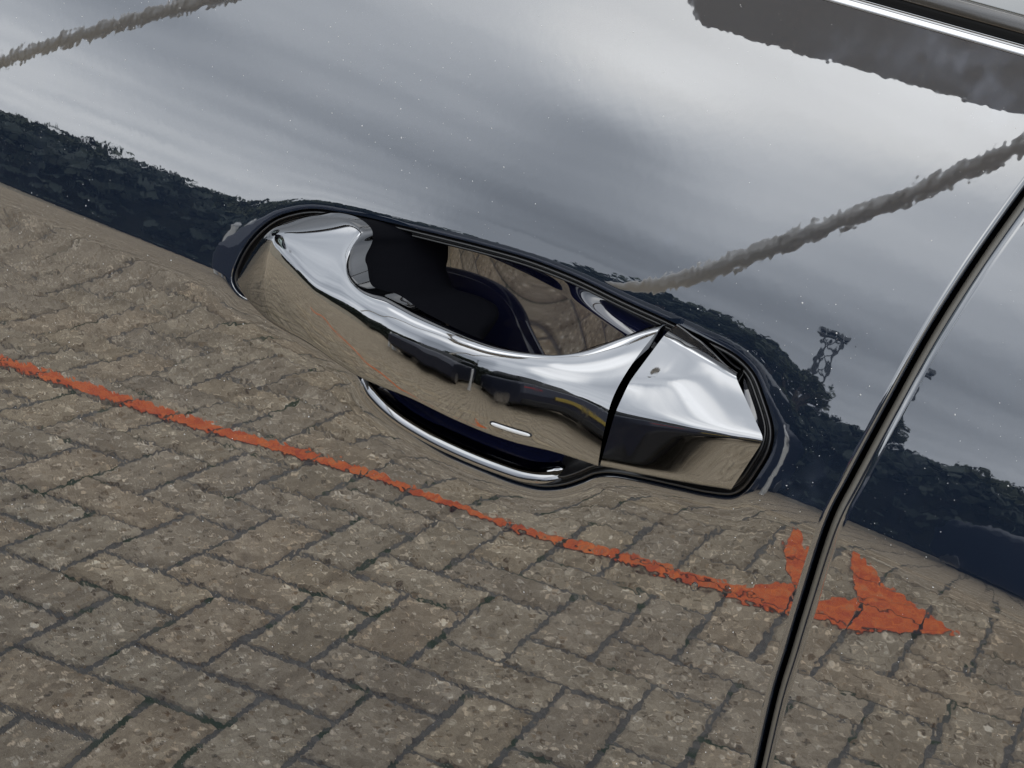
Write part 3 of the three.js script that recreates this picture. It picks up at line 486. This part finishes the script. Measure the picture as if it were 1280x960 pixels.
// waist rail: bright strip, black rubber and the dark foot of the side window
{
  const rail = (pts, x0, x1, mirrored) => gridGeometry(80, pts.length - 1, (i, j) => { const x = mix(x0, x1, i / 80); const k = pts.length === 5 && j > 1 ? 1 : 0.52; return [x, TOP + pts[j][0] * k, skin(x, TOP) + pts[j][1] * k]; });
  const arc = (cy, cz, r, a0, a1, n = 10, sq = 1) => Array.from({ length: n + 1 }, (_, k) => { const a = mix(a0, a1, k / n); return [cy + r * Math.sin(a), cz + r * sq * Math.cos(a)]; });
  const spans = [[FRONT, gapAt(TOP) - 0.002], [gapAt(TOP) + 0.003, REAR]];
  for (const [a, b] of spans) {
    part('window_trim', rail([[-0.0006, -0.0030], [-0.0003, -0.0008], [0.0001, -0.0002], [0.0006, -0.0002], [0.0020, -0.0012], [0.0034, -0.0025], [0.0041, -0.0029], [0.0055, -0.0033], [0.0059, -0.0038], [0.0060, -0.0070]], a, b), chrome, car);
    part('window_seal', rail([[0.0056, -0.0060], [0.0062, -0.0064], [0.0075, -0.0068], [0.0092, -0.0070], [0.0104, -0.0078], [0.0107, -0.0105]], a, b), rubber, car);
    part('sill_panel', rail([[0.0103, -0.0100], [0.0108, -0.0088], [0.0114, -0.0085], [0.0150, -0.0090], [0.0188, -0.0098], [0.0194, -0.0104], [0.0196, -0.0130]], a, b), phys({ color: lin(0.03, 0.026, 0.022), roughness: 0.12, ior: 1.9 }), car);
    part('window_glass', rail([[0.0190, -0.0140], [0.0206, -0.0146], [0.06, -0.040], [0.20, -0.127], [0.36, -0.245]], a, b), phys({ color: lin(0.02, 0.024, 0.024), roughness: 0.01, ior: 2.2 }), car);
  }
}
{ // the rest of the body, just enough to close the car behind its doors
  const shell = (x0, x1, y0, y1, z0, z1, r) => new RoundedBoxGeometry(x1 - x0, y1 - y0, z0 - z1, 3, r).translate((x0 + x1) / 2, (y0 + y1) / 2, (z0 + z1) / 2);
  part('body_shell', mergeGeometries([shell(FRONT - 1.1, REAR + 0.9, 0.3, 1.08, -0.075, -1.72, 0.05), shell(FRONT + 0.1, REAR + 0.2, 1.05, 1.44, -0.26, -1.55, 0.06)]), plainPaint, car);
  part('roof', shell(FRONT - 0.05, REAR + 0.3, 1.43, 1.5, -0.22, -1.6, 0.033), plainPaint, car);
  part('sill', shell(FRONT - 0.1, REAR + 0.1, 0.2, 0.295, 0.0, -0.2, 0.03), rubber, car);
  const mirror = new THREE.Group(); mirror.name = 'wing_mirror'; mirror.position.set(-0.62, 1.15, 0.075); mirror.rotation.y = -0.15; car.add(mirror);
  const house = new THREE.SphereGeometry(1, 40, 24).scale(0.10, 0.115, 0.15); part('housing', house, plainPaint, mirror);
  part('mirror_glass', new THREE.CylinderGeometry(1, 1, 0.006, 40).rotateZ(Math.PI / 2).scale(1, 0.088, 0.12).rotateZ(0.22).rotateY(-0.45).translate(0.078, 0, 0.03), std({ color: lin(0.42, 0.5, 0.47), metalness: 1, roughness: 0.02 }), mirror);
  part('mirror_arm', shell(-0.04, 0.04, -0.07, -0.03, -0.05, -0.2, 0.015), satinBlack, mirror);
}

// ------------------------------------------------------------------ small things on the paint
{
  const [dx, dy] = [0.0842, 0.9038]; const n = new THREE.Vector3(0, 0.04, 1).normalize();
  const t = thing('water_drop', 'small clear drop clinging to the lower door just below the mirrored red line', 'water drop', [dx, dy, skin(dx, dy) - 0.0001]);
  const pts = []; for (let k = 0; k <= 14; k++) { const a = k / 14 * Math.PI / 2; pts.push(new THREE.Vector2(0.0013 * Math.cos(a), 0.0009 * Math.sin(a))); }
  const g = new THREE.LatheGeometry(pts, 24).scale(1, 1, 1.5).rotateX(Math.PI / 2);
  part('droplet', g, phys({ color: 0xffffff, transmission: 1, thickness: 0.001, ior: 1.33, roughness: 0.0 }), t); t.lookAt(t.position.clone().add(n));
}
{
  const speck = new THREE.IcosahedronGeometry(1, 1).scale(1, 1, 0.5), spots = [], o = new THREE.Object3D();
  const inside = (x, y) => { let c = false; for (let i = 0, j = sparse.length - 1; i < sparse.length; j = i++) { const a = sparse[i], b = sparse[j]; if ((a[1] > y) !== (b[1] > y) && x < (b[0] - a[0]) * (y - a[1]) / (b[1] - a[1]) + a[0]) c = !c; } return c; };
  while (spots.length < 4200) {
    const x = R(-0.36, 0.26), y = R(0.62, 1.09), g = gapAt(y);
    if (Math.abs(x - g) < 0.008 || inside(x, y) || awayFromOpening(x, y) < 0.003 || rnd() > 0.35 + 0.65 * smooth(0.9, 0.97, y)) continue;
    if (PN.noise(x * 18, y * 18, 3.3) < R(-0.5, 0.3)) continue;
    const r = 0.00006 + 0.00018 * Math.pow(rnd(), 5);
    o.position.set(x, y, (x > g ? rearSkin : skin)(x, y)); o.scale.set(r * R(0.7, 1.4), r * R(0.7, 1.4), r); o.rotation.set(R(-0.2, 0.2), R(-0.2, 0.2), R(0, 3)); o.updateMatrix(); spots.push(o.matrix.clone());
  }
  const dust = new THREE.InstancedMesh(speck, std({ color: lin(0.42, 0.42, 0.42), roughness: 1 }), spots.length); spots.forEach((m, i) => dust.setMatrixAt(i, m));
  dust.name = 'dust_specks'; dust.userData = { label: 'fine pale dust specks scattered over the dark door paint', category: 'dust', kind: 'stuff' }; scene.add(dust);
}
scene.traverse((o) => { if (o.isMesh) { o.castShadow = true; o.receiveShadow = true; } });
renderer.render(scene, camera);
